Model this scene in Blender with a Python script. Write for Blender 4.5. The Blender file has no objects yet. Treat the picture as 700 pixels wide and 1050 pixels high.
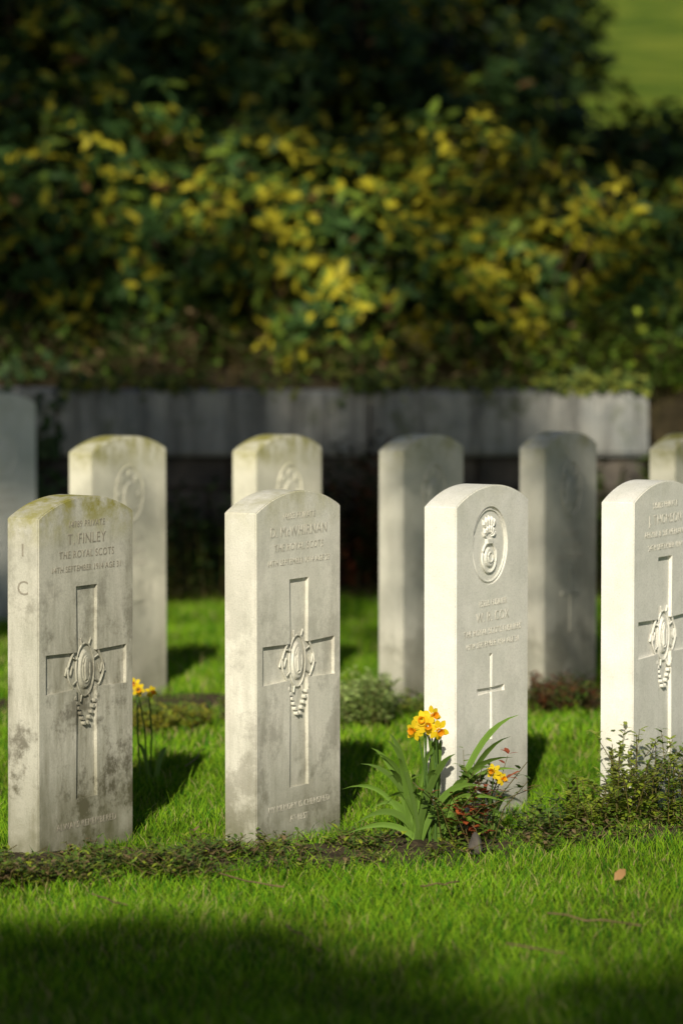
import bpy, bmesh, math, random
import numpy as np
from mathutils import Vector, Matrix
random.seed(7); rng=np.random.default_rng(7)
F=3937.0; HC=1.35; P=math.atan(260/F); CP,SP=math.cos(P),math.sin(P)
EL=math.radians(28); SX=-0.09; SY=-math.sqrt(1-SX*SX)
def proj(X,Y,Z):
    d=Y*CP+(HC-Z)*SP
    return 350+F*X/d, 525+F*((HC-Z)*CP-Y*SP)/d
def gy(v,z=0.0):
    k=(v-525)/F; h=HC-z
    return h*(CP-k*SP)/(SP+k*CP)
def gx(u,Y,Z=0.0):
    return (u-350)/F*(Y*CP+(HC-Z)*SP)
def gp(u,v,z=0.0):
    Y=gy(v,z); return gx(u,Y,z),Y
scene=bpy.context.scene
def link(o):
    scene.collection.objects.link(o); return o
# ---------------------------------------------------------------- materials
def newmat(name):
    m=bpy.data.materials.new(name); m.use_nodes=True
    nt=m.node_tree; nt.nodes.clear()
    out=nt.nodes.new('ShaderNodeOutputMaterial'); return m,nt,out
def N(nt,t,**kw):
    n=nt.nodes.new(t)
    for k,v in kw.items(): setattr(n,k,v)
    return n
def ramp(nt,fac,stops):
    r=N(nt,'ShaderNodeValToRGB'); cr=r.color_ramp
    while len(cr.elements)<len(stops): cr.elements.new(0.5)
    for e,(p,c) in zip(cr.elements,stops):
        e.position=p; e.color=(c[0],c[1],c[2],1) if hasattr(c,'__len__') else (c,c,c,1)
    nt.links.new(fac,r.inputs[0]); return r.outputs[0]
def mixc(nt,fac,a,b,mode='MIX'):
    m=N(nt,'ShaderNodeMix',data_type='RGBA',blend_type=mode)
    for i,s in ((0,fac),(6,a),(7,b)):
        if hasattr(s,'is_linked') or hasattr(s,'links'): nt.links.new(s,m.inputs[i])
        elif i==0: m.inputs[0].default_value=s
        else: m.inputs[i].default_value=(s[0],s[1],s[2],1)
    return m.outputs[2]
def noise(nt,vec,scale,detail=4,rough=0.55):
    n=N(nt,'ShaderNodeTexNoise'); n.inputs['Scale'].default_value=scale
    n.inputs['Detail'].default_value=detail; n.inputs['Roughness'].default_value=rough
    if vec is not None: nt.links.new(vec,n.inputs['Vector'])
    return n.outputs['Fac']
def mapping(nt,vec,scale=(1,1,1),loc=(0,0,0)):
    m=N(nt,'ShaderNodeMapping'); m.inputs['Scale'].default_value=scale; m.inputs['Location'].default_value=loc
    nt.links.new(vec,m.inputs['Vector']); return m.outputs[0]
def math_(nt,op,a,b=None,clamp=False):
    m=N(nt,'ShaderNodeMath',operation=op); m.use_clamp=clamp
    for i,s in ((0,a),(1,b)):
        if s is None: continue
        if hasattr(s,'links'): nt.links.new(s,m.inputs[i])
        else: m.inputs[i].default_value=s
    return m.outputs[0]
def mat_leaf(name,trans=0.3,rough=0.45,spec=0.35):
    m,nt,out=newmat(name)
    at=N(nt,'ShaderNodeAttribute',attribute_name='col')
    if spec<=0:
        p=N(nt,'ShaderNodeBsdfDiffuse'); nt.links.new(at.outputs['Color'],p.inputs['Color'])
    else:
        p=N(nt,'ShaderNodeBsdfPrincipled'); p.inputs['Roughness'].default_value=rough
        p.inputs['Specular IOR Level'].default_value=spec
        nt.links.new(at.outputs['Color'],p.inputs['Base Color'])
    if trans<=0:
        nt.links.new(p.outputs[0],out.inputs[0]); return m
    t=N(nt,'ShaderNodeBsdfTranslucent'); nt.links.new(at.outputs['Color'],t.inputs['Color'])
    mx=N(nt,'ShaderNodeMixShader'); mx.inputs[0].default_value=trans
    nt.links.new(p.outputs[0],mx.inputs[1]); nt.links.new(t.outputs[0],mx.inputs[2])
    nt.links.new(mx.outputs[0],out.inputs[0]); return m
def mat_plain(name,c1,c2,scale=8,rough=0.85,bump=0.3,bscale=60,mscale=(1,1,1)):
    m,nt,out=newmat(name)
    tc=N(nt,'ShaderNodeTexCoord').outputs['Object']
    v=mapping(nt,tc,mscale)
    c=ramp(nt,noise(nt,v,scale,6),[(0.3,c1),(0.7,c2)])
    p=N(nt,'ShaderNodeBsdfPrincipled'); p.inputs['Roughness'].default_value=rough
    p.inputs['Specular IOR Level'].default_value=0.25
    nt.links.new(c,p.inputs['Base Color'])
    b=N(nt,'ShaderNodeBump'); b.inputs['Strength'].default_value=bump; b.inputs['Distance'].default_value=0.01
    nt.links.new(noise(nt,v,bscale,6),b.inputs['Height']); nt.links.new(b.outputs[0],p.inputs['Normal'])
    nt.links.new(p.outputs[0],out.inputs[0]); return m
def mat_stone(name,base,stain=0.4,lichen=0.3,foot=0.4,seed=0.0,mul=1.0):
    m,nt,out=newmat(name)
    tc=N(nt,'ShaderNodeTexCoord').outputs['Object']
    v=mapping(nt,tc,(1,1,1),(seed,seed*2.3,seed*0.7))
    sep=N(nt,'ShaderNodeSeparateXYZ'); nt.links.new(tc,sep.inputs[0]); z=sep.outputs[2]
    b=[x*mul for x in base]
    c=mixc(nt,ramp(nt,noise(nt,v,9,7,0.65),[(0.3,0.0),(0.75,1.0)]),b,[b[0]*0.80,b[1]*0.82,b[2]*0.80])
    sp=ramp(nt,noise(nt,v,260,3,0.7),[(0.34,0.86),(0.5,1.0),(0.68,1.04)])
    c=mixc(nt,1.0,c,sp,'MULTIPLY')
    vs=mapping(nt,tc,(9,9,1.6),(seed*3,seed,seed))
    st=ramp(nt,noise(nt,vs,1.7,8,0.7),[(0.45,0.0),(0.68,1.0)])
    down=math_(nt,'SUBTRACT',1.25,z,True)
    st=math_(nt,'MULTIPLY',math_(nt,'MULTIPLY',st,down),stain)
    c=mixc(nt,st,c,(0.19,0.18,0.12))
    bl=ramp(nt,noise(nt,v,5.5,9,0.72),[(0.49,0.0),(0.57,1.0)])
    low=math_(nt,'SUBTRACT',1.05,math_(nt,'MULTIPLY',z,1.2),True)
    bl=math_(nt,'MULTIPLY',math_(nt,'MULTIPLY',bl,low),stain*1.3,True)
    c=mixc(nt,bl,c,(0.12,0.11,0.08))
    ft=math_(nt,'SUBTRACT',1.0,math_(nt,'MULTIPLY',z,4.0),True)
    ft=math_(nt,'MULTIPLY',math_(nt,'MULTIPLY',ft,noise(nt,v,14,6)),foot*2.0,True)
    c=mixc(nt,ft,c,(0.12,0.12,0.06))
    lz=math_(nt,'MULTIPLY',math_(nt,'SUBTRACT',z,0.70),9.0,True)
    ln=ramp(nt,noise(nt,v,17,7,0.7),[(0.38,0.0),(0.62,1.0)])
    lf=math_(nt,'MULTIPLY',math_(nt,'MULTIPLY',lz,ln),lichen*1.3,True)
    c=mixc(nt,lf,c,(0.30,0.28,0.07))
    p=N(nt,'ShaderNodeBsdfPrincipled'); p.inputs['Roughness'].default_value=0.85
    p.inputs['Specular IOR Level'].default_value=0.2
    nt.links.new(c,p.inputs['Base Color'])
    bp=N(nt,'ShaderNodeBump'); bp.inputs['Strength'].default_value=0.3; bp.inputs['Distance'].default_value=0.003
    nt.links.new(math_(nt,'ADD',noise(nt,v,220,4,0.7),noise(nt,v,30,6)),bp.inputs['Height'])
    nt.links.new(bp.outputs[0],p.inputs['Normal'])
    nt.links.new(p.outputs[0],out.inputs[0]); return m
M_leaf=mat_leaf('foliage_leaf',0.25); M_rhodo=mat_leaf('rhododendron_leaf',0.0,0.55,0.15)
M_crown=mat_leaf('crown_leaf',0.0,0.5,0.0)
M_grass=mat_leaf('grass_blade',0.0,0.5,0.0); M_petal=mat_leaf('petal',0.4,0.6,0.2)
M_bark=mat_plain('bark',(0.05,0.035,0.02),(0.13,0.09,0.05),12,0.9,0.8,30,(1,1,0.3))
M_twig=mat_plain('twig',(0.10,0.065,0.035),(0.24,0.16,0.09),20)
M_stem=mat_plain('rhododendron_stem',(0.05,0.035,0.02),(0.15,0.10,0.06),20)
M_soil=mat_plain('soil',(0.025,0.019,0.010),(0.07,0.052,0.03),25,0.95,0.9,90)
M_block=mat_plain('old_masonry',(0.03,0.03,0.03),(0.14,0.12,0.10),6,0.9,0.9,25)
M_mortar=mat_plain('mortar',(0.03,0.025,0.02),(0.06,0.05,0.04),20)
M_conc,nt,out=newmat('concrete_coping')
tc=N(nt,'ShaderNodeTexCoord').outputs['Object']
c=ramp(nt,noise(nt,tc,3,7,0.65),[(0.3,(0.16,0.18,0.19)),(0.7,(0.42,0.41,0.37))])
stn=ramp(nt,noise(nt,mapping(nt,tc,(14,2,1.5)),1.0,7,0.7),[(0.42,1.0),(0.62,0.4)])
c=mixc(nt,1.0,c,stn,'MULTIPLY')
gm=ramp(nt,noise(nt,tc,7,7,0.7),[(0.54,0.0),(0.68,0.8)])
c=mixc(nt,gm,c,(0.07,0.085,0.03))
p=N(nt,'ShaderNodeBsdfPrincipled'); p.inputs['Roughness'].default_value=0.9; nt.links.new(c,p.inputs['Base Color'])
b=N(nt,'ShaderNodeBump'); b.inputs['Strength'].default_value=0.6; b.inputs['Distance'].default_value=0.01; nt.links.new(noise(nt,tc,40,6),b.inputs['Height']); nt.links.new(b.outputs[0],p.inputs['Normal'])
nt.links.new(p.outputs[0],out.inputs[0])
# ---------------------------------------------------------------- mesh helpers
def template_mesh(name,V,faces,cols,mat,parent=None):
    n,k,_=V.shape
    me=bpy.data.meshes.new(name)
    me.vertices.add(n*k); me.vertices.foreach_set('co',V.reshape(-1).astype(np.float32))
    flat=np.concatenate([np.array(f) for f in faces]); tot=np.array([len(f) for f in faces])
    L=len(flat)
    loops=(np.arange(n)[:,None]*k+flat[None,:]).reshape(-1)
    me.loops.add(n*L); me.loops.foreach_set('vertex_index',loops.astype(np.int32))
    st=np.concatenate([[0],np.cumsum(tot)[:-1]])
    starts=(np.arange(n)[:,None]*L+st[None,:]).reshape(-1)
    me.polygons.add(n*len(faces))
    me.polygons.foreach_set('loop_start',starts.astype(np.int32))
    a=me.attributes.new('col','FLOAT_COLOR','POINT')
    c=np.ones((n,k,4),dtype=np.float32); c[:,:,:3]=cols[:,None,:] if cols.ndim==2 else cols
    a.data.foreach_set('color',c.reshape(-1))
    me.update(calc_edges=True); me.validate()
    me.materials.append(mat)
    o=link(bpy.data.objects.new(name,me))
    if parent: o.parent=parent
    return o
def nrm(a): return a/np.maximum(np.linalg.norm(a,axis=-1,keepdims=True),1e-9)
LEAF_F=[(0,1,2),(2,1,3,4),(4,3,5)]
def leaf_verts(pos,d,up,length,width,droop=0.25):
    d=nrm(d); s=nrm(np.cross(d,up)); n=nrm(np.cross(s,d))
    L=length[:,None]; W=width[:,None]*0.5
    b=pos; m1=pos+d*L*0.32-n*L*droop*0.08; m2=pos+d*L*0.70-n*L*droop*0.4; t=pos+d*L*0.98-n*L*droop*0.95
    return np.stack([b,m1+s*W,m1-s*W,m2+s*W*0.9,m2-s*W*0.9,t],axis=1)
class MB:
    def __init__(s): s.v=[];s.f=[];s.c=[]
    def tube(s,pts,rad,col=(0.2,0.2,0.2),k=6):
        pts=[Vector(p) for p in pts]
        if not hasattr(rad,'__len__'): rad=[rad]*len(pts)
        b0=len(s.v)
        for i,p in enumerate(pts):
            t=(pts[min(i+1,len(pts)-1)]-pts[max(i-1,0)])
            if t.length<1e-8: t=Vector((0,0,1))
            t.normalize(); a=t.orthogonal().normalized() if abs(t.z)>0.95 else t.cross(Vector((0,0,1))).normalized()
            b=t.cross(a)
            for j in range(k):
                an=2*math.pi*j/k; s.v.append(tuple(p+(a*math.cos(an)+b*math.sin(an))*rad[i])); s.c.append(col)
        for i in range(len(pts)-1):
            for j in range(k):
                s.f.append((b0+i*k+j,b0+i*k+(j+1)%k,b0+(i+1)*k+(j+1)%k,b0+(i+1)*k+j))
        s.f.append(tuple(b0+(len(pts)-1)*k+j for j in range(k)))
    def ribbon(s,pts,w,side,col):
        b0=len(s.v); side=Vector(side).normalized(); n=len(pts)
        for i,p in enumerate(pts):
            p=Vector(p); t=i/(n-1); ww=w*0.5*min(1,(1-t)*3.5+0.05)
            mid=p+Vector((0,0.003,0))*min(1,(1-t)*3)
            s.v+= [tuple(p-side*ww),tuple(mid),tuple(p+side*ww)]
            s.c+=[col,(col[0]*.85,col[1]*.85,col[2]*.85),col]
        for i in range(n-1):
            a=b0+3*i; s.f.append((a,a+1,a+4,a+3)); s.f.append((a+1,a+2,a+5,a+4))
    def poly(s,pts,col):
        b0=len(s.v)
        for p in pts: s.v.append(tuple(p)); s.c.append(col)
        s.f.append(tuple(range(b0,b0+len(pts))))
    def obj(s,name,mat,parent=None,smooth=True):
        me=bpy.data.meshes.new(name); me.from_pydata(s.v,[],s.f)
        a=me.attributes.new('col','FLOAT_COLOR','POINT')
        a.data.foreach_set('color',np.array([[c[0],c[1],c[2],1] for c in s.c],dtype=np.float32).reshape(-1))
        me.materials.append(mat)
        if smooth:
            for p in me.polygons: p.use_smooth=True
        o=link(bpy.data.objects.new(name,me))
        if parent: o.parent=parent
        return o
def empty(name,loc=(0,0,0)):
    e=bpy.data.objects.new(name,None); e.location=loc; e.empty_display_size=0.1; return link(e)
# ---------------------------------------------------------------- terrain
def sm(t): t=np.clip(t,0,1); return t*t*(3-2*t)
def zg(x,y):
    x=np.asarray(x,float); y=np.asarray(y,float)
    w=0.28+1.1*sm((x-1.3)/0.8)
    z=0.76*sm((y-15.58)/w)
    z=z+0.14*np.clip(y-15.9,0,60)
    fade=np.exp(-((y-10)/40)**2)*np.exp(-(x/30)**2)
    z=z+fade*(0.007*np.sin(x*3.1+y*1.3)+0.006*np.sin(y*4.3-x*2.2)+0.004*np.sin(x*9+1)*np.sin(y*8))
    z=z+0.05*sm((y-24)/4)*np.sin(x*2.3+y*0.7)*np.sin(y*1.3)*np.exp(-(y/60)**2)
    return z
def axis(a,b,lo,hi,fine,far):
    mid=list(np.arange(lo,hi,fine)); r=[hi]; st=fine
    while r[-1]<b: st*=1.25; r.append(r[-1]+min(st,far))
    l=[lo]; st=fine
    while l[-1]>a: st*=1.25; l.append(l[-1]-min(st,far))
    return np.array(sorted(set(l[1:]+mid+r)))
xs=axis(-400,400,-4,4,0.09,40); ys=axis(-400,600,5,19,0.07,40)
gxx,gyy=np.meshgrid(xs,ys); gz=zg(gxx,gyy)
nx,ny=len(xs),len(ys)
me=bpy.data.meshes.new('ground')
idx=np.arange(nx*ny).reshape(ny,nx)
fa=np.stack([idx[:-1,:-1],idx[:-1,1:],idx[1:,1:],idx[1:,:-1]],-1).reshape(-1,4)
me.from_pydata(np.stack([gxx,gyy,gz],-1).reshape(-1,3).tolist(),[],fa.tolist())
for p in me.polygons: p.use_smooth=True
ground=link(bpy.data.objects.new('ground',me))
m,nt,out=newmat('lawn_ground')
tc=N(nt,'ShaderNodeTexCoord').outputs['Object']
c=ramp(nt,noise(nt,tc,1.6,8,0.75),[(0.35,(0.07,0.14,0.012)),(0.5,(0.17,0.25,0.025)),(0.65,(0.32,0.37,0.045))])
c2=ramp(nt,noise(nt,tc,60,4,0.7),[(0.3,0.5),(0.7,1.3)])
c=mixc(nt,1.0,c,c2,'MULTIPLY')
sep=N(nt,'ShaderNodeSeparateXYZ'); nt.links.new(tc,sep.inputs[0]); yy=sep.outputs[1]
under=math_(nt,'MULTIPLY',math_(nt,'MULTIPLY',math_(nt,'SUBTRACT',yy,15.5),5,True),math_(nt,'MULTIPLY',math_(nt,'SUBTRACT',25.0,yy),0.5,True))
lit=ramp(nt,noise(nt,tc,14,7,0.75),[(0.3,(0.025,0.022,0.012)),(0.55,(0.07,0.055,0.03)),(0.75,(0.17,0.13,0.08))])
c=mixc(nt,under,c,lit)
p=N(nt,'ShaderNodeBsdfPrincipled'); p.inputs['Roughness'].default_value=0.95; p.inputs['Specular IOR Level'].default_value=0.1
nt.links.new(c,p.inputs['Base Color'])
b=N(nt,'ShaderNodeBump'); b.inputs['Distance'].default_value=0.03; nt.links.new(noise(nt,tc,40,6,0.7),b.inputs['Height']); nt.links.new(b.outputs[0],p.inputs['Normal'])
nt.links.new(p.outputs[0],out.inputs[0]); ground.data.materials.append(m)
def border_c(x): return 8.66+0.36*x
def in_border1(x,y): 
    hw=0.17+0.06*np.sin(x*7)+0.04*np.sin(x*17+1)
    return np.abs(y-border_c(x))<hw
def border_c2(x): return 11.55+0.1*x
def in_border2(x,y):
    hw=0.20+0.05*np.sin(x*6+2)
    return np.abs(y-border_c2(x))<hw
def soil_bed(name,cf,hw,x0,x1):
    vs=[];fs=[];nxx=int((x1-x0)/0.03);nw=24
    for i in range(nxx+1):
        x=x0+(x1-x0)*i/nxx
        for j in range(nw+1):
            t=j/nw*2-1; y=float(cf(x))+t*(hw+0.04*math.sin(x*7))
            z=float(zg(x,y))+0.004+0.012*(1-t*t)+(1-t**4)*0.010*random.random()
            if abs(t)==1: z=float(zg(x,y))-0.01
            vs.append((x,y,z))
    for i in range(nxx):
        for j in range(nw):
            a=i*(nw+1)+j; fs.append((a,a+nw+1,a+nw+2,a+1))
    me=bpy.data.meshes.new(name); me.from_pydata(vs,[],fs); me.materials.append(M_soil)
    return link(bpy.data.objects.new(name,me))
soil_bed('soil_bed',border_c,0.18,-3,3); soil_bed('soil_bed',border_c2,0.20,-3,3)
# ---------------------------------------------------------------- grass
def grass(name,y0,y1,dens,hmul):
    hw=lambda y:0.11*y+0.7
    n=int(dens*(y1-y0)*2*hw(y1))
    y=rng.uniform(y0,y1,n); x=rng.uniform(-1,1,n)*hw(y1)
    k=(np.abs(x)<hw(y))
    patch=0.5+0.5*np.sin(x*5.3+2*np.sin(y*3.1))*np.sin(y*6.1+1.7*np.sin(x*4.2))
    patch2=0.5+0.5*np.sin(x*2.1+1.3*np.sin(y*1.7)+1)*np.sin(y*2.9+2*np.sin(x*1.9))
    bp=0.25+0.75*(np.sin(x*11+2)*np.sin(y*13+x*5)>-0.2)
    pb=np.where(in_border1(x,y)|in_border2(x,y),bp,1.0)
    k&=(rng.random(n)<pb*(0.6+0.4*patch)); x=x[k];y=y[k];patch=patch[k];patch2=patch2[k];n=len(x)
    h=(0.015+0.017*rng.random(n)+0.013*patch)*hmul
    long=rng.random(n)<0.035; h=np.where(long,h*1.7,h)
    an=rng.uniform(0,2*np.pi,n); lean=rng.uniform(0.2,1.0,n)*h
    dx,dy=np.cos(an),np.sin(an)
    wv=rng.uniform(0.0016,0.003,n)*(1.0 if y0<10 else 1.6)
    wa=rng.uniform(0,2*np.pi,n)
    wx,wy=np.cos(wa)*wv/2,np.sin(wa)*wv/2
    z=zg(x,y)-0.003; Z0=np.zeros(n)
    b=np.stack([x,y,z],-1); w=np.stack([wx,wy,Z0],-1)
    m=b+np.stack([dx*lean*0.35,dy*lean*0.35,h*0.6],-1); t=b+np.stack([dx*lean,dy*lean,h],-1)
    V=np.stack([b-w,b+w,m-w*0.8,m+w*0.8,t],1)
    r=rng.random(n)[:,None]; g=np.array([0.11,0.26,0.012]); g2=np.array([0.24,0.39,0.022]); dk=np.array([0.05,0.16,0.012])
    c=g*(1-r)+g2*r; c=np.where((rng.random(n)<0.27)[:,None],dk,c)
    c=np.where((rng.random(n)<0.04+0.06*patch2)[:,None],np.array([0.38,0.34,0.14]),c)
    c*= (0.62+0.35*patch+0.25*patch2)[:,None]
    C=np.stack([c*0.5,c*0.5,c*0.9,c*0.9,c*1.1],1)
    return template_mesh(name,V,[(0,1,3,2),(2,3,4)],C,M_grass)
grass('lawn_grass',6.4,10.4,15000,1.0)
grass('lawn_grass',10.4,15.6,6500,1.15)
# ---------------------------------------------------------------- headstones
W=0.38; T=0.085; H=0.815; SH=0.772
def prism(pts,y0,y1):
    bm=bmesh.new()
    a=[bm.verts.new((x,y0,z)) for x,z in pts]; b=[bm.verts.new((x,y1,z)) for x,z in pts]
    bm.faces.new(a); bm.faces.new(b[::-1]); n=len(pts)
    for i in range(n): bm.faces.new((a[i],b[i],b[(i+1)%n],a[(i+1)%n]))
    bmesh.ops.recalc_face_normals(bm,faces=bm.faces); return bm
def tmpobj(bm):
    me=bpy.data.meshes.new('tmp'); bm.to_mesh(me); bm.free(); return link(bpy.data.objects.new('tmp',me))
def circle(cx,cz,r,n=48,rz=None): return [(cx+r*math.cos(2*math.pi*i/n),cz+(rz or r)*math.sin(2*math.pi*i/n)) for i in range(n)]
def cross_pts(cx,zt,zb,za0,za1,aw,bw,fl=0.0):
    return [(cx-bw-fl,zt),(cx-bw,za1),(cx-aw,za1+fl),(cx-aw,za0-fl),(cx-bw,za0),(cx-bw-fl,zb),(cx+bw+fl,zb),(cx+bw,za0),(cx+aw,za0-fl),(cx+aw,za1+fl),(cx+bw,za1),(cx+bw+fl,zt)]
def text(parent,s,cx,z,size,mat,side=False,name='inscription'):
    cu=bpy.data.curves.new('t','FONT'); cu.body=s; cu.size=size; cu.align_x='CENTER'; cu.align_y='CENTER'; cu.extrude=0.0008; cu.offset=0.0; cu.resolution_u=3
    cu.space_character=1.08
    o=link(bpy.data.objects.new('t',cu)); bpy.context.view_layer.update()
    me=bpy.data.meshes.new_from_object(o.evaluated_get(bpy.context.evaluated_depsgraph_get()))
    bpy.data.objects.remove(o); me.materials.clear(); me.materials.append(mat)
    o=link(bpy.data.objects.new(name,me)); o.parent=parent
    if side: o.location=(0.0,T/2,z); o.rotation_euler=(math.pi/2,0,-math.pi/2)
    else: o.location=(cx,0.0,z); o.rotation_euler=(math.pi/2,0,0)
    return o
def relief(mb,pts,y0,y1,tp=0.86):
    n=len(pts); b0=len(mb.v)
    cx=sum(p[0] for p in pts)/n; cz=sum(p[1] for p in pts)/n
    for x,z in pts: mb.v.append((x,y0,z)); mb.c.append((1,1,1))
    for x,z in pts: mb.v.append((cx+(x-cx)*tp,y1,cz+(z-cz)*tp)); mb.c.append((1,1,1))
    for i in range(n): mb.f.append((b0+i,b0+(i+1)%n,b0+n+(i+1)%n,b0+n+i))
    mb.f.append(tuple(b0+n+i for i in range(n)))
def ringrel(mb,cx,cz,rx,rz,w,y,n=40):
    pts=[(cx+rx*math.cos(2*math.pi*i/n),y,cz+rz*math.sin(2*math.pi*i/n)) for i in range(n+1)]
    mb.tube(pts,w,(1,1,1),5)
def headstone(uc,uf,vb,style,mat,lmat,lines=None,zo=0.0,h=H,detail=True,tilt=0.0,lean=0.0):
    X,Y=gp(uc,vb)
    lo,hi=math.radians(5),math.radians(88)
    for _ in range(50):
        th=(lo+hi)/2
        u=proj(X+W*math.cos(th),Y+W*math.sin(th),0.4)[0]
        if u>uf: lo=th
        else: hi=th
    sh=h-(H-SH)
    pts=[(0,-0.2),(W,-0.2)]
    c=W/2; rise=h-sh; R=(c*c+rise*rise)/(2*rise); a=math.asin(c/R)
    for i in range(25):
        t=a-2*a*i/24; pts.append((c+R*math.sin(t),h-R+R*math.cos(t)))
    bm=prism(pts,0,T)
    bmesh.ops.bevel(bm,geom=[e for e in bm.edges if e.calc_length()>0.0],offset=0.0025,segments=2,affect='EDGES',clamp_overlap=True)
    o=tmpobj(bm); cut=[]
    c=W/2
    if style=='cross': cut.append(tmpobj(prism(cross_pts(c,0.612+zo,0.128+zo,0.378+zo,0.462+zo,0.162,0.040,0.003),-0.05,0.008)))
    if style=='badge':
        cut.append(tmpobj(prism(circle(c-0.015,0.672,0.093),-0.05,0.006)))
        cut.append(tmpobj(prism(cross_pts(c-0.01,0.415,0.21,0.322,0.334,0.072,0.006,0.002),-0.05,0.006)))
    for cu in cut:
        md=o.modifiers.new('b','BOOLEAN'); md.object=cu; md.solver='EXACT'
    bpy.context.view_layer.update()
    me=bpy.data.meshes.new_from_object(o.evaluated_get(bpy.context.evaluated_depsgraph_get())); me.name='headstone'
    bpy.data.objects.remove(o)
    for cu in cut: bpy.data.objects.remove(cu)
    me.materials.clear(); me.materials.append(mat)
    for p in me.polygons: p.material_index=0
    ob=link(bpy.data.objects.new('headstone',me))
    ob.location=(X,Y,0); ob.rotation_euler=(lean,tilt,th)
    mb=MB()
    if style=='cross':
        zc=0.42+zo
        relief(mb,circle(c,zc,0.026,28,0.046),0.008,0.002)
        ringrel(mb,c,zc,0.036,0.060,0.0022,0.005)
        ringrel(mb,c,zc,0.014,0.030,0.0025,0.002,20)
        relief(mb,[(c-0.005,zc-0.026),(c+0.005,zc-0.026),(c+0.008,zc+0.008),(c+0.004,zc+0.03),(c-0.004,zc+0.03),(c-0.008,zc+0.008)],0.002,-0.001)
        for sg in (-1,1):
            for kk in range(6):
                x=c+sg*(0.044-0.0075*kk); z=zc-0.062-0.012*kk
                relief(mb,circle(x,z,0.005,10),0.008 if abs(x-c)<0.04 else 0.0,-0.001)
            mb.tube([(c+sg*(0.05+0.022*math.sin(t)),0.003,zc-0.04+0.08*t/3.14) for t in np.linspace(0,3.14,12)],0.0025,(1,1,1),5)
            mb.tube([(c+sg*(0.05+0.03*t),0.005,zc+0.01*math.cos(t*9)) for t in np.linspace(0,1,10)],0.0025,(1,1,1),5)
        for kk in range(8):
            an=math.pi/4*kk+math.pi/8
            x=c+0.054*math.cos(an); z=zc+0.078*math.sin(an)
            mb.tube([(c+0.038*math.cos(an),0.004,zc+0.062*math.sin(an)),(x,0.003,z)],0.0022,(1,1,1),5)
    if style=='badge':
        bx,bz=c-0.015,0.672
        ringrel(mb,bx,bz,0.086,0.086,0.0022,0.004)
        ringrel(mb,bx,bz-0.028,0.036,0.036,0.003,0.003)
        ringrel(mb,bx,bz-0.028,0.012,0.012,0.002,-0.001,16)
        relief(mb,circle(bx,bz-0.028,0.024,20),0.006,0.0)
        relief(mb,[(bx-0.014,bz+0.004),(bx+0.014,bz+0.004),(bx+0.016,bz+0.016),(bx-0.016,bz+0.016)],0.006,-0.001)
        for kk in range(-3,4):
            an=kk*0.33
            for r0,r1 in ((0.018,0.042),(0.036,0.062)):
                if r1>0.05 and abs(kk)==3: continue
                an2=an*(0.8 if r1>0.05 else 1.0)
                dx,dz=math.sin(an2),math.cos(an2); px,pz=dz,-dx
                w=0.0055
                relief(mb,[(bx+dx*r0,bz+0.01+dz*r0),(bx+dx*(r0+r1)/2+px*w,bz+0.01+dz*(r0+r1)/2+pz*w),(bx+dx*r1,bz+0.01+dz*r1),(bx+dx*(r0+r1)/2-px*w,bz+0.01+dz*(r0+r1)/2-pz*w)],0.006,0.0,0.6)
    if style=='badge_only':
        ringrel(mb,c,0.64,0.07,0.085,0.004,0.0)
        relief(mb,circle(c,0.63,0.035,20,0.05),0.001,-0.004)
        for kk in range(8):
            an=math.pi/4*kk; relief(mb,circle(c+0.05*math.cos(an),0.64+0.062*math.sin(an),0.012,8),0.001,-0.003)
        relief(mb,cross_pts(c,0.40,0.19,0.31,0.325,0.07,0.009),0.001,-0.003,0.97)
    if mb.v: mb.obj('carved_badge',mat,ob,smooth=False)
    for s,z,size in (lines or []): text(ob,s,c,z,size,lmat)
    return ob
def letm(name,c): return mat_plain(name,c,[x*1.3 for x in c],60)
S1=mat_stone('portland_stone_weathered',(0.60,0.58,0.50),0.85,1.0,0.8,1.3)
S2=mat_stone('portland_stone_grey',(0.80,0.775,0.69),0.38,0.35,0.7,4.1)
S3=mat_stone('portland_stone_clean',(0.88,0.86,0.80),0.10,0.12,0.6,7.7)
S4=mat_stone('portland_stone_pale',(0.88,0.86,0.80),0.10,0.1,0.5,9.2)
SB=mat_stone('portland_stone_lichen',(0.78,0.75,0.62),0.25,1.0,0.6,12.0)
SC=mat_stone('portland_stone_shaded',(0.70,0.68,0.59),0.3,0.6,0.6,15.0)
L1=letm('lettering_dark',(0.26,0.24,0.195)); L2=letm('lettering_grey',(0.44,0.42,0.36)); L3=letm('lettering_pale',(0.54,0.52,0.46))
h1=headstone(40,136,886,'cross',S1,L1,[('14789 PRIVATE',0.752,0.021),('T. FINLEY',0.718,0.034),('THE ROYAL SCOTS',0.684,0.024),('14TH SEPTEMBER 1914 AGE 31',0.652,0.0195),('ALWAYS REMEMBERED',0.07,0.022)],tilt=0.003,lean=0.003)
text(h1,'I',0,0.70,0.042,L1,side=True); text(h1,'C',0,0.615,0.046,L1,side=True)
headstone(263,349,873,'cross',S2,L2,[('14603 PRIVATE',0.757,0.021),('D. McWHIRNAN',0.722,0.033),('THE ROYAL SCOTS',0.686,0.024),('14TH SEPTEMBER 1914 AGE 23',0.652,0.0195),('MY MEMORY IS CHERISHED',0.085,0.021),('AT REST',0.055,0.021)])
headstone(467,541,858,'badge',S3,L3,[('15236 FUSILIER',0.535,0.021),('W. R. COX',0.502,0.033),('THE ROYAL SCOTS FUSILIERS',0.468,0.0215),('19TH SEPTEMBER 1914 AGE 31',0.438,0.0195)])
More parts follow.
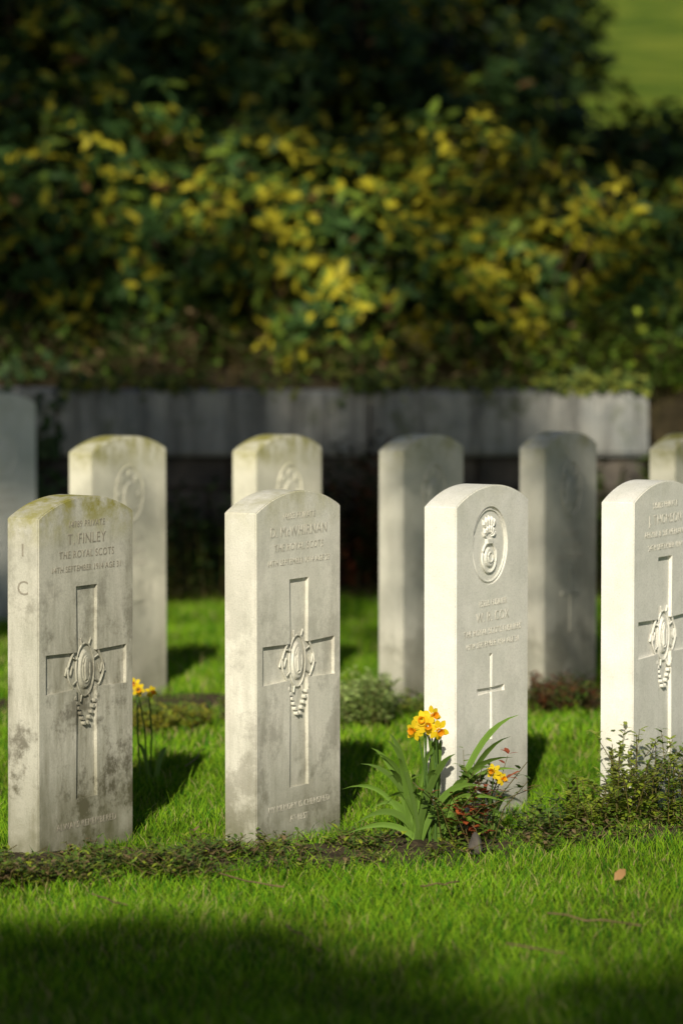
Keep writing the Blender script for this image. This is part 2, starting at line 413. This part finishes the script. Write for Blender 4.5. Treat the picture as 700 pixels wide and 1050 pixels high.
headstone(648,712,847,'cross',S4,L3,[('S/5093 PRIVATE',0.757,0.021),('J. THOMSON',0.722,0.033),('ARGYLL & SUTHERLAND',0.688,0.0215),('24TH SEPTEMBER 1914',0.656,0.0195)],zo=0.02)
Lb=L2
bl=[('9216 PRIVATE',0.50,0.021),('J. McLEAN',0.465,0.033),('SCOTTISH RIFLES',0.43,0.023)]
headstone(-32,38,648,'badge_only',S3,Lb,bl,h=0.86)
headstone(95,171,729,'badge_only',SB,Lb,bl)
headstone(263,330,726,'badge_only',SB,Lb,bl)
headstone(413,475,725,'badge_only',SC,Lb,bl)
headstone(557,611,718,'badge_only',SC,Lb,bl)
headstone(690,742,722,'badge_only',SB,Lb,bl)
# ---------------------------------------------------------------- retaining wall
YW=gy(610)
wall=empty('retaining_wall',(0,0,0))
def block(bm,x0,x1,y0,y1,z0,z1,bev,jit=0.0):
    r=bmesh.ops.create_cube(bm,size=1.0)
    for v in r['verts']:
        v.co=Vector(((x0+x1)/2+v.co.x*(x1-x0),(y0+y1)/2+v.co.y*(y1-y0),(z0+z1)/2+v.co.z*(z1-z0)))
        v.co+=Vector((random.uniform(-1,1)*jit,random.uniform(-1,1)*jit,random.uniform(-1,1)*jit*0.4))
    es=set(e for v in r['verts'] for e in v.link_edges)
    bmesh.ops.bevel(bm,geom=list(es),offset=bev,segments=2,affect='EDGES')
XR=gx(665,YW,0.7)
bm=bmesh.new()
ex=[XR]; 
while ex[-1]>-9: ex.append(ex[-1]-(1.12 if len(ex)==1 else random.choice([1.25,1.3,1.2])))
for a,b_ in zip(ex[1:],ex[:-1]):
    dz=random.uniform(-0.008,0.008); block(bm,a+0.006,b_-0.004,YW-0.05+random.uniform(-.006,.006),YW+0.36,0.562,0.822+dz,0.014,0.006)
me=bpy.data.meshes.new('coping'); bm.to_mesh(me); bm.free(); me.materials.append(M_conc); o=link(bpy.data.objects.new('coping',me)); o.parent=wall
bm=bmesh.new(); z=0.0
for hgt in (0.14,0.13,0.15,0.135):
    x=XR-0.02
    while x>-9:
        L=random.uniform(0.18,0.42); block(bm,x-L+0.005,x-0.005,YW+random.uniform(-.012,.012),YW+0.2,z+0.005,z+hgt-0.004,0.01,0.004); x-=L
    z+=hgt
me=bpy.data.meshes.new('masonry'); bm.to_mesh(me); bm.free(); me.materials.append(M_block); o=link(bpy.data.objects.new('masonry',me)); o.parent=wall
bm=bmesh.new(); block(bm,-9,XR-0.03,YW+0.02,YW+0.33,-0.1,0.558,0.004)
me=bpy.data.meshes.new('mortar_core'); bm.to_mesh(me); bm.free(); me.materials.append(M_mortar); o=link(bpy.data.objects.new('mortar_core',me)); o.parent=wall
# ---------------------------------------------------------------- rhododendrons
def bush(name,cx,cy,rx,ry,h,nw,yellow=0.3,dark=1.0,leafL=0.08,stems=True,zlow=-0.1):
    nw=int(nw*1.2)
    zb=float(zg(cx,cy)); par=empty(name,(cx,cy,zb))
    th=rng.uniform(0,2*np.pi,nw); cz=rng.uniform(zlow,1,nw)
    ph=rng.uniform(0,6,6)
    lump=1+0.22*np.sin(3*th+ph[0])*np.cos(4*cz+ph[1])+0.20*np.sin(7*th+ph[2]+5*cz)+0.10*np.sin(11*th+ph[4])*np.sin(9*cz+ph[5])
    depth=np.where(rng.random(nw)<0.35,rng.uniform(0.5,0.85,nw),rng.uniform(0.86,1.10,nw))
    sr=np.sqrt(1-cz**2)
    n=np.stack([sr*np.cos(th),sr*np.sin(th),cz],-1)
    z0=h*0.45
    ppos=n*np.array([rx,ry,h-z0])*(lump*depth)[:,None]+np.array([0,0,z0])
    ppos[:,2]=np.maximum(ppos[:,2],-0.1+0.15*rng.random(nw))
    ax=nrm(n+np.array([0,0,0.6])+rng.normal(0,0.35,(nw,3)))
    k=8
    a=nrm(np.cross(ax,np.array([0.3,0.5,0.81]))); b=np.cross(ax,a)
    tint=rng.random(nw)*0.35+0.65*(0.5+0.5*np.sin(th*5+ph[3]+6*cz)); tint=tint+np.where(cz<-0.1,0.15,0)
    P_,D_,U_,C_=[],[],[],[]
    for j in range(k):
        an=2*np.pi*j/k+rng.normal(0,0.3,nw)
        rad=a*np.cos(an)[:,None]+b*np.sin(an)[:,None]
        el=rng.uniform(-0.2,0.8,nw)[:,None]
        d=rad+ax*el
        P_.append(ppos+ax*0.012*(j%3)+rng.normal(0,0.015,(nw,3))); D_.append(d); U_.append(ax+rng.normal(0,0.3,(nw,3)))
        g=np.array([0.035,0.076,0.018]); yl=np.array([0.36,0.32,0.022]); lg=np.array([0.11,0.165,0.02])
        t=(tint+rng.normal(0,0.22,nw))
        cc=np.where((t<yellow*0.8)[:,None],yl,np.where((t<yellow+0.22)[:,None],lg,g))
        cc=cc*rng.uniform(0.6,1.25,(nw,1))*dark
        cc=np.where((depth<0.86)[:,None],cc*0.4,cc)  # shade inside the bush put into the colour of the inner leaves
        brown=rng.random(nw)<0.02; cc=np.where(brown[:,None],np.array([0.14,0.08,0.03])*dark,cc); C_.append(cc)
    P_=np.concatenate(P_);D_=np.concatenate(D_);U_=np.concatenate(U_);C_=np.concatenate(C_)
    m=len(P_); L=leafL*rng.uniform(0.6,1.3,m)
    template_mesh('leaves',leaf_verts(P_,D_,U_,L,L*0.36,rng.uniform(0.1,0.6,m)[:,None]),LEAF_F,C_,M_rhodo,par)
    if stems:
        mb=MB()
        for i in range(0,nw,9):
            e=Vector(ppos[i]); s=Vector((e.x*0.15+random.uniform(-.1,.1),e.y*0.15+random.uniform(-.1,.1),-0.05))
            m1=s.lerp(e,0.4)+Vector((random.uniform(-.06,.06),random.uniform(-.06,.06),-0.05)); m2=s.lerp(e,0.75)+Vector((random.uniform(-.05,.05),random.uniform(-.05,.05),-0.02))
            mb.tube([s,m1,m2,e],[0.012,0.009,0.006,0.003],(1,1,1),4)
        mb.obj('branches',M_stem,par)
    return par
for (u,D,rx,h,nw,yl) in [(-40,17.2,0.75,1.05,560,0.10),(60,17.4,0.65,1.1,560,0.22),(150,17.3,0.45,0.75,400,0.12),(265,17.3,0.5,0.92,560,0.42),(350,17.0,0.44,0.84,520,0.40),(435,17.2,0.48,0.95,560,0.55),(530,17.0,0.48,0.86,560,0.55),(610,17.3,0.42,0.64,380,0.25),(690,17.0,0.5,0.62,420,0.40),(790,17.0,0.7,0.8,400,0.3)]:
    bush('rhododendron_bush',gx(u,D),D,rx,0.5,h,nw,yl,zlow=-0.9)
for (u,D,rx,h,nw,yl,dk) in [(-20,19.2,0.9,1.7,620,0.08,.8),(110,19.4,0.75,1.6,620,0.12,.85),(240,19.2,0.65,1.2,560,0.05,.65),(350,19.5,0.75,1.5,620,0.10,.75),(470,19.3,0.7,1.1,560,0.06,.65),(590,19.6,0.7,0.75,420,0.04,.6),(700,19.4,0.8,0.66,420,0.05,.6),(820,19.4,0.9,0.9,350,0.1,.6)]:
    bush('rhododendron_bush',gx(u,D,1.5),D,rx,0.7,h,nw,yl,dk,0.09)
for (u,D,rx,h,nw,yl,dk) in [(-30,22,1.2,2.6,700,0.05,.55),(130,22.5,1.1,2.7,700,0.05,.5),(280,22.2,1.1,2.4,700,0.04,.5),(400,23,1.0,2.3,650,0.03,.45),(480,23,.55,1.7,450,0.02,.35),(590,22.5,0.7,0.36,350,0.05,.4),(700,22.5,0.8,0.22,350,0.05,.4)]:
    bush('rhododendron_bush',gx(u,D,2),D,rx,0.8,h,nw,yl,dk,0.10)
# ---------------------------------------------------------------- trees
def leaf_cloud(centres,radii,per,size,col,rngs=(0.6,1.3)):
    P_,C_,S_=[],[],[]
    for c,r in zip(centres,radii):
        n=max(14,int(per*(r/0.4)**2)); d=nrm(rng.normal(size=(n,3)))*(rng.random((n,1))**0.45)*r
        P_.append(np.array(c)+d); C_.append(np.array(col)*rng.uniform(*rngs,(n,1))); S_.append(np.full(n,size if r>0.2 else size*0.5))
    P_=np.concatenate(P_); C_=np.concatenate(C_); S_=np.concatenate(S_); n=len(P_)
    L=S_*rng.uniform(0.7,1.2,n)
    return leaf_verts(P_,rng.normal(size=(n,3)),rng.normal(size=(n,3)),L,L*0.6,0.3),C_
TE=math.tan(EL)/abs(SY)
def tree(name,base,height,r0,clumps,radii,per=150,size=0.15,col=(0.07,0.10,0.02),split=False):
    bx,by=base; bz=float(zg(bx,by)); par=empty(name,(bx,by,bz)); mb=MB()
    pts=[Vector((0.15*math.sin(i*1.1),0.12*math.cos(i*1.7),height*i/8-0.2)) for i in range(9)]
    mb.tube(pts,[r0*(1.25 if i==0 else 1-0.1*i) for i in range(9)],(1,1,1),12)
    loc=[(c[0]-bx,c[1]-by,c[2]-bz) for c in clumps]
    for ci,c in enumerate(loc):
        c=Vector(c); hz=max(1.5,min(height*0.95,c.z-0.35*math.hypot(c.x,c.y)-0.3))
        if split:
            Rc=clumps[ci][1]+clumps[ci][2]/TE
            if Rc<9: hz=min(hz,(6.6-by)*TE)
            else: hz=min(height*0.97,max(hz,(12.2-by)*TE))
        t=(hz+0.2)/height*8; i=min(7,int(t)); s=pts[i].lerp(pts[i+1],t-i)
        mid=s.lerp(c,0.5)+Vector((random.uniform(-.15,.15),random.uniform(-.15,.15),0))
        q=r0*(0.16 if radii[ci]>0.2 else 0.06)
        mb.tube([s,mid,c],[q,q*0.5,q*0.15],(1,1,1),5)
    mb.obj('trunk_and_limbs',M_bark,par)
    V,C=leaf_cloud(loc,radii,per,size,col); template_mesh('crown',V,LEAF_F,C,M_crown,par)
    return par
cl=[];rd=[]
def shade(X0,X1,R0,R1,cover,r,yr=(-14,-10.5)):  # leaf clumps of unseen trees, set where their shadow should fall
    n=int((X1-X0)*(R1-R0)*math.sin(EL)/(math.pi*r*r)*cover)+1
    for _ in range(n):
        X=random.uniform(X0,X1); R=random.uniform(R0,R1); yc=random.uniform(*yr)
        t=(R-yc)/abs(SY); cl.append((X+SX*t,yc,t*math.tan(EL))); rd.append(r*random.uniform(0.8,1.2))
shade(-3.5,3.5,2.5,7.0,3.6,0.36)
shade(-0.3,1.6,6.2,7.1,3.0,0.3)
shade(-3.5,4,11.6,13.3,0.08,0.22)
shade(-3.5,4,13.3,15.0,0.7,0.26)
shade(-4.5,0.80,15.4,17.1,3.6,0.27)
shade(-0.9,0.80,15.5,17.0,2.5,0.27)
shade(-4.5,-0.85,17.9,22.0,1.6,0.33)
shade(-0.85,1.2,18.0,21.0,0.5,0.22)
shade(1.3,5,17.5,21.5,0.7,0.33)
shade(-5,1.5,21.2,27,3.0,0.38)
shade(-5.5,0.8,27,33,2.6,0.6)
shade(1.4,5.5,20.8,28.0,2.2,0.42)
def shade_clump(X,R,y,r):  # added clump above the view, aimed to shade back-row stone faces
    t=(R-y)/abs(SY); cl.append((X+SX*t,y,t*math.tan(EL))); rd.append(r)
for (xc,w) in ((0.34,0.06),(0.76,0.06)):
    for R in np.arange(11.9,14.0,0.16): shade_clump(xc+random.uniform(-w,w),float(R),random.uniform(-1.5,0.3),0.12)
    for R in np.arange(12.0,14.0,0.22): shade_clump(xc+0.12+random.uniform(-w,w),float(R),random.uniform(-1.5,0.3),0.13)
for R in np.arange(11.9,13.1,0.3): shade_clump(-0.6+random.uniform(-.06,.1),float(R),random.uniform(-1.5,0.3),0.10)
tb=[(-6.3,-12.6),(2.2,-13.2)]
grp=[[],[]];gr=[[],[]]
for c,r in zip(cl,rd):
    i=min(range(2),key=lambda j:abs(c[0]-tb[j][0])+random.uniform(0,1)); grp[i].append(c); gr[i].append(r)
for i in range(2): tree('shade_tree',tb[i],max(c[2] for c in grp[i])*0.95,0.38,grp[i],gr[i],190,split=True)  # unseen trees behind the camera, crowns shaped to cast chosen shade
for (u,D,hh) in [(170,30,8),(330,31,9),(465,28,7)]:
    x=gx(u,D,2); z0=float(zg(x,D)); cs=[];rs=[]
    for _ in range(55):
        a=random.uniform(0,6.28); q=random.uniform(0,1)**.5; zz=random.uniform(0.3,hh); rr=1.1*math.sin(min(1,zz/hh+0.25)*math.pi*0.8+0.3)
        cs.append((x+q*rr*math.cos(a),D+q*rr*math.sin(a),z0+zz)); rs.append(random.uniform(0.35,0.6))
    tree('yew_tree',(x,D),hh,0.2,cs,rs,110,0.15,(0.015,0.028,0.010))
# ---------------------------------------------------------------- low plants
def scatter_plant(name,pts,hr,nleaf,size,cols,mat=M_leaf,spread=0.05,stemcol=(0.12,0.10,0.03)):
    par=empty(name,(0,0,0)); mb=MB(); P_,D_,U_,C_=[],[],[],[]
    for (x,y) in pts:
        z=float(zg(x,y))+0.01; h=random.uniform(*hr); lx,ly=random.gauss(0,spread),random.gauss(0,spread)
        mb.tube([(x,y,z-0.02),(x+lx*.4,y+ly*.4,z+h*.6),(x+lx,y+ly,z+h)],[0.0018,0.0014,0.0008],stemcol,4)
        base=cols[random.randrange(len(cols))]
        for i in range(nleaf):
            t=random.uniform(0.15,1.03); p=(x+lx*t*t,y+ly*t*t,z+h*t); a=i*2.4
            P_.append(p); D_.append((math.cos(a),math.sin(a),random.uniform(0.2,1.0))); U_.append((0,0,1.0)); 
            f=random.uniform(0.7,1.25); C_.append((base[0]*f,base[1]*f,base[2]*f))
    mb.obj('stems',M_leaf,par)
    n=len(P_); L=size*rng.uniform(0.7,1.3,n)
    template_mesh('leaves',leaf_verts(np.array(P_,float),np.array(D_),np.array(U_),L,L*0.42,0.3),LEAF_F,np.array(C_),mat,par)
    return par
def region(u0,u1,v0,v1,n):
    return [gp(random.uniform(u0,u1),random.uniform(v0,v1)) for _ in range(n)]
def band(u0,u1,off0,off1,n):
    out=[]
    while len(out)<n:
        x=(random.uniform(u0,u1)-350)/450; o=random.uniform(off0,off1)
        if math.sin(x*13+1)*math.sin(o*15+x*6)+0.5*math.sin(x*31)>random.uniform(-0.5,0.7): out.append((x,float(border_c(x))+o))
    return out
G1=(0.08,0.15,0.02);G2=(0.14,0.23,0.025);G3=(0.27,0.34,0.03);RB=(0.17,0.05,0.02);BR=(0.20,0.14,0.07)
scatter_plant('creeping_groundcover',band(-40,235,-0.31,0.02,620),(0.012,0.06),9,0.017,[G1,G1,G2,G2,G3,BR],spread=0.03)
scatter_plant('creeping_groundcover',band(200,420,-0.24,0.12,170),(0.012,0.05),8,0.018,[G1,G2,G2,G3,BR],spread=0.03)
scatter_plant('creeping_groundcover',band(420,760,-0.2,0.15,180),(0.015,0.05),8,0.018,[G1,G2,G2,G3,BR],spread=0.03)
scatter_plant('spring_shrub',region(575,640,848,862,40),(0.05,0.13),24,0.020,[G2,G3,G3],spread=0.03)
scatter_plant('spring_shrub',region(625,690,840,858,60),(0.08,0.23),26,0.021,[G2,G3,G3],spread=0.05)
scatter_plant('spring_shrub',region(695,760,840,858,45),(0.07,0.17),24,0.021,[G2,G3,G2],spread=0.04)
scatter_plant('euphorbia_plant',region(450,505,862,872,26),(0.07,0.22),16,0.026,[(0.30,0.07,0.03),(0.38,0.09,0.03),G2,G1],spread=0.07)
scatter_plant('euphorbia_plant',region(530,580,850,868,22),(0.04,0.09),14,0.022,[G1,G2],spread=0.03)
scatter_plant('feathery_plant',region(352,398,735,752,120),(0.05,0.13),22,0.022,[(0.42,0.54,0.18),(0.34,0.46,0.13)],spread=0.03)
scatter_plant('yellow_stonecrop',region(135,215,742,752,140),(0.02,0.06),12,0.02,[(0.38,0.36,0.03),G3,G2],spread=0.02)
scatter_plant('heather_plant',region(545,612,716,738,160),(0.04,0.10),14,0.022,[RB,(0.10,0.05,0.02),G1],spread=0.03)
scatter_plant('heather_plant',region(225,345,735,745,80),(0.02,0.06),12,0.022,[BR,G1,G2],spread=0.03)
scatter_plant('heather_plant',region(395,480,730,742,80),(0.02,0.07),12,0.022,[G3,G1,G2],spread=0.03)
scatter_plant('bramble_plant',[(random.uniform(gx(330,15),gx(400,15)),random.uniform(14.9,15.3)) for _ in range(90)],(0.2,0.62),26,0.05,[RB,(0.05,0.05,0.02),(0.03,0.06,0.02)],spread=0.08)
scatter_plant('bramble_plant',[(random.uniform(gx(160,15),gx(240,15)),random.uniform(14.9,15.3)) for _ in range(70)],(0.15,0.5),24,0.05,[(0.04,0.05,0.02),(0.03,0.06,0.02),G1],spread=0.08)
scatter_plant('bramble_plant',[(random.uniform(gx(610,15),gx(760,15)),random.uniform(15.0,15.5)) for _ in range(110)],(0.2,0.6),24,0.05,[G1,(0.04,0.06,0.02),G2],spread=0.08)
n=1500
x=rng.uniform(-3,gx(66,YW),n)
dropz=rng.uniform(0.1,0.95,n)
yv=np.where(dropz>0.82,YW+rng.uniform(-0.07,0.4,n),YW-0.06-0.02*rng.random(n))
P_=np.stack([x,yv,dropz],-1); L=rng.uniform(0.035,0.07,n)
C=np.array([0.03,0.055,0.018])*rng.uniform(0.6,1.6,(n,1))
template_mesh('ivy',leaf_verts(P_,rng.normal(size=(n,3))+np.array([0,-0.3,-0.6]),np.array([0,-1.0,0.4])+rng.normal(0,0.3,(n,3)),L,L*0.8,0.2),LEAF_F,C,M_rhodo)
n=2800; x=rng.uniform(-1.2,XR,n); keep=rng.random(n)<np.clip(0.12+0.6*np.sin(x*5+1)*np.sin(x*11)+0.5*(x>0.55),0.05,1); x=x[keep]; n=len(x)
zz=0.84+0.06*rng.random(n)-np.abs(rng.normal(0,0.03,n)); P_=np.stack([x,YW-0.065+0.14*rng.random(n),zz],-1); L=rng.uniform(0.02,0.05,n)
C=np.where((rng.random(n)<0.4)[:,None],np.array([0.16,0.18,0.03]),np.array([0.06,0.09,0.02]))*rng.uniform(0.6,1.3,(n,1))
template_mesh('coping_moss',leaf_verts(P_,rng.normal(size=(n,3))+np.array([0,-0.4,-0.2]),np.array([0,-0.5,0.9])+rng.normal(0,0.3,(n,3)),L,L*0.7,0.2),LEAF_F,C,M_rhodo)
pts=[(random.uniform(-2.6,2.2),random.uniform(15.95,16.9)) for _ in range(620)]
scatter_plant('bank_undergrowth',pts,(0.05,0.28),11,0.05,[BR,(0.06,0.09,0.02),G1,BR,G1,(0.05,0.08,0.02)],mat=M_rhodo,spread=0.12)
pts=[(random.uniform(0.75,3.2),random.uniform(15.8,16.6)) for _ in range(260)]
scatter_plant('bank_shrub',pts,(0.1,0.36),20,0.05,[G1,G2,G3],mat=M_rhodo,spread=0.08)
pts=[(random.uniform(XR+0.05,3.2),random.uniform(15.5,16.2)) for _ in range(160)]
scatter_plant('bank_shrub',pts,(0.1,0.4),22,0.05,[G1,G2,G1],mat=M_rhodo,spread=0.08)
# ---------------------------------------------------------------- daffodils
Yl=(0.88,0.66,0.02); Or=(0.88,0.38,0.01)
def flower(mb,c,d,r):
    c=Vector(c); d=Vector(d).normalized(); a=d.orthogonal().normalized(); b=d.cross(a)
    for i in range(6):
        an=i*math.pi/3+random.uniform(-.1,.1); rr=a*math.cos(an)+b*math.sin(an); t=d.cross(rr)
        back=-d*0.15*r if i%2 else d*0.05*r
        f=random.uniform(0.85,1.1); col=(Yl[0]*f,Yl[1]*f,Yl[2])
        mb.poly([c+rr*0.1*r,c+rr*0.5*r+t*0.30*r+back*.6,c+rr*0.8*r+t*0.22*r+back,c+rr*r+back*1.5,c+rr*0.8*r-t*0.22*r+back,c+rr*0.5*r-t*0.30*r+back*.6],col)
    k=10; rings=[(0.0,0.16),(0.35,0.2),(0.6,0.25),(0.7,0.34)]; b0=len(mb.v)
    for dd,rad in rings:
        for j in range(k):
            an=2*math.pi*j/k; w=1+0.1*(j%2) if dd>0.65 else 1
            mb.v.append(tuple(c+d*dd*r+(a*math.cos(an)+b*math.sin(an))*rad*r*w)); mb.c.append(Or)
    for i in range(3):
        for j in range(k): mb.f.append((b0+i*k+j,b0+i*k+(j+1)%k,b0+(i+1)*k+(j+1)%k,b0+(i+1)*k+j))
def daffodils(name,base,leaves,flowers,r=0.022,wd=0.015):
    bx,by=base; bz=float(zg(bx,by)); par=empty(name,(bx,by,bz)); ml=MB(); mf=MB()
    for (dx,dy,h,arch) in leaves:
        sx=random.uniform(-.045,.045); sy=random.uniform(-.02,.02); pts=[]
        for i in range(12):
            t=i/11; ph=math.pi*(0.45+arch)*t
            pts.append((sx+dx*(0.55*t+0.45*t*t),sy+dy*t*t,h*math.sin(ph)))
        f=random.uniform(0.6,1.4); ml.ribbon(pts,wd*random.uniform(0.5,1.0),(random.uniform(.6,1),random.uniform(-.6,.6),-0.8*dx/max(0.1,h)),(0.13*f,0.23*f,0.035*f))
    for (dx,dy,z,dr) in flowers:
        sx=random.uniform(-.015,.015)
        ml.tube([(sx,0,-0.02),(sx+dx*.4,dy*.4,z*.55),(dx*.9,dy*.9,z*.97),(dx,dy,z)],[0.0025,0.0025,0.002,0.002],(0.10,0.19,0.04),5)
        flower(mf,(dx+dr[0]*0.01,dy+dr[1]*0.01,z),dr,r*random.uniform(0.9,1.1))
    ml.obj('leaves_and_stems',M_leaf,par); mf.obj('blooms',M_petal,par,smooth=False)
X,Y=gp(440,868)
lv=[(-0.17,-0.04,0.15,0.15),(-0.15,-0.02,0.20,0.05),(-0.12,-0.05,0.23,0.0),(-0.08,-.02,0.26,0),(-0.06,0.0,0.27,0),(-0.03,-0.04,0.28,0),(0.01,-.02,0.26,0),(0.05,-.05,0.25,0),(0.09,-.04,0.23,0.0),(0.17,-.06,0.32,0),(0.20,-.05,0.19,0.1),(0.22,-.07,0.13,0.2),(0.14,-.04,0.27,0.0),(-0.10,-.06,0.13,0.2),(0.07,-.07,0.17,0.1),(0.03,-.02,.28,0),(-.03,-.06,.22,0),(-.13,-.05,.11,.3),(.1,-.06,.12,.25),(-.01,-.07,.18,.1),(.04,-.08,.19,.05),(-.06,-.07,.19,.05),(-.16,-.06,.09,.3),(.16,-.08,.08,.3),(-.10,-.03,.24,0),(.12,-.06,.20,.05),(.19,-.07,.22,.05),(.15,-.08,.16,.12),(-.18,-.05,.06,.3)]
daffodils('daffodil_clump',(X,Y),lv,[(-0.03,-0.04,0.28,(-0.5,-0.8,0.0)),(0.0,-0.02,0.312,(0.5,-0.8,0.1)),(-0.008,-0.05,0.293,(0.1,-1,0.0)),(0.016,-0.05,0.282,(0.3,-1,-0.2)),(-.015,-.04,.303,(-.2,-1,.2))],0.025,0.018)
X,Y=gp(495,866)
daffodils('daffodil_clump',(X,Y),[(0.05,0,.12,.1),(-.04,0,.13,0),(0.02,0,.16,0),(.07,-.02,.1,.2),(-.07,-.02,.09,.2)],[(0.035,-0.05,0.168,(0.5,-0.8,0.1)),(0.025,-0.05,0.185,(-0.4,-0.8,0.1))],0.019)
X,Y=gp(148,800)
daffodils('daffodil_clump',(X,Y),[(0.03,0,.10,0),(-.03,0,.11,0),(0.0,0.02,.12,0)],[(-0.02,0,0.262,(-0.3,-0.9,0.1)),(0.015,-0.01,0.242,(0.5,-0.8,0)),(-0.015,-.01,0.248,(0.1,-0.8,0))],0.019)
# pebble
bm=bmesh.new(); bmesh.ops.create_icosphere(bm,subdivisions=3,radius=0.02)
for v in bm.verts: v.co=Vector((v.co.x*0.8,v.co.y*0.7,v.co.z*1.3))*(1+0.15*math.sin(v.co.x*160+v.co.z*90))
me=bpy.data.meshes.new('pebble'); bm.to_mesh(me); bm.free(); me.materials.append(M_block); o=link(bpy.data.objects.new('pebble',me)); X,Y=gp(487,880); o.location=(X,Y,0.03)
X,Y=gp(629,918); z=0.032
V=leaf_verts(np.array([[X,Y,z]]),np.array([[0.5,0.2,0.5]]),np.array([[0.2,-1,0.6]]),np.array([0.04]),np.array([0.02]),0.5)
template_mesh('fallen_leaf',V,LEAF_F,np.array([[0.42,0.24,0.10]]),M_leaf)
mb=MB()
for (u0,v0,u1,v1) in [(560,955,658,967),(520,985,580,996),(225,912,290,928),(295,965,330,995),(430,925,470,921),(95,935,130,945),(190,800,210,780)]:
    a=gp(u0,v0);b=gp(u1,v1); pts=[]
    for i in range(6):
        t=i/5; x=a[0]+(b[0]-a[0])*t; y=a[1]+(b[1]-a[1])*t; pts.append((x+random.uniform(-.004,.004),y+random.uniform(-.004,.004),0.034+random.uniform(-.003,.004)))
    mb.tube(pts,0.0018,(1,1,1),5)
mb.obj('fallen_twigs',M_twig)
# ---------------------------------------------------------------- light, sky, camera
w=bpy.data.worlds.new('World'); scene.world=w; w.use_nodes=True; nt=w.node_tree; nt.nodes.clear()
sky=nt.nodes.new('ShaderNodeTexSky'); sky.sky_type='NISHITA'; sky.sun_disc=False; sky.sun_elevation=EL
sky.sun_rotation=math.atan2(SX,SY)
bg=nt.nodes.new('ShaderNodeBackground'); bg.inputs[1].default_value=0.052; ow=nt.nodes.new('ShaderNodeOutputWorld')
nt.links.new(sky.outputs[0],bg.inputs[0]); nt.links.new(bg.outputs[0],ow.inputs[0])
sd=bpy.data.lights.new('sun','SUN'); sd.energy=5.0; sd.angle=math.radians(0.5); sd.color=(1.0,0.92,0.75)
so=link(bpy.data.objects.new('sun',sd)); dv=Vector((SX*math.cos(EL),SY*math.cos(EL),math.sin(EL)))
so.rotation_euler=dv.to_track_quat('Z','Y').to_euler(); so.location=(0,-5,30)
cd=bpy.data.cameras.new('camera'); cam=link(bpy.data.objects.new('camera',cd)); scene.camera=cam
cd.sensor_fit='VERTICAL'; cd.sensor_height=36; cd.lens=F/1050*36; cd.clip_end=2000
cam.location=(0,0,HC); cam.rotation_euler=(math.pi/2-P,0,0)
cd.dof.use_dof=True; cd.dof.focus_distance=8.85; cd.dof.aperture_fstop=2.7
scene.view_settings.view_transform='Standard'; scene.view_settings.look='None'; scene.view_settings.exposure=0
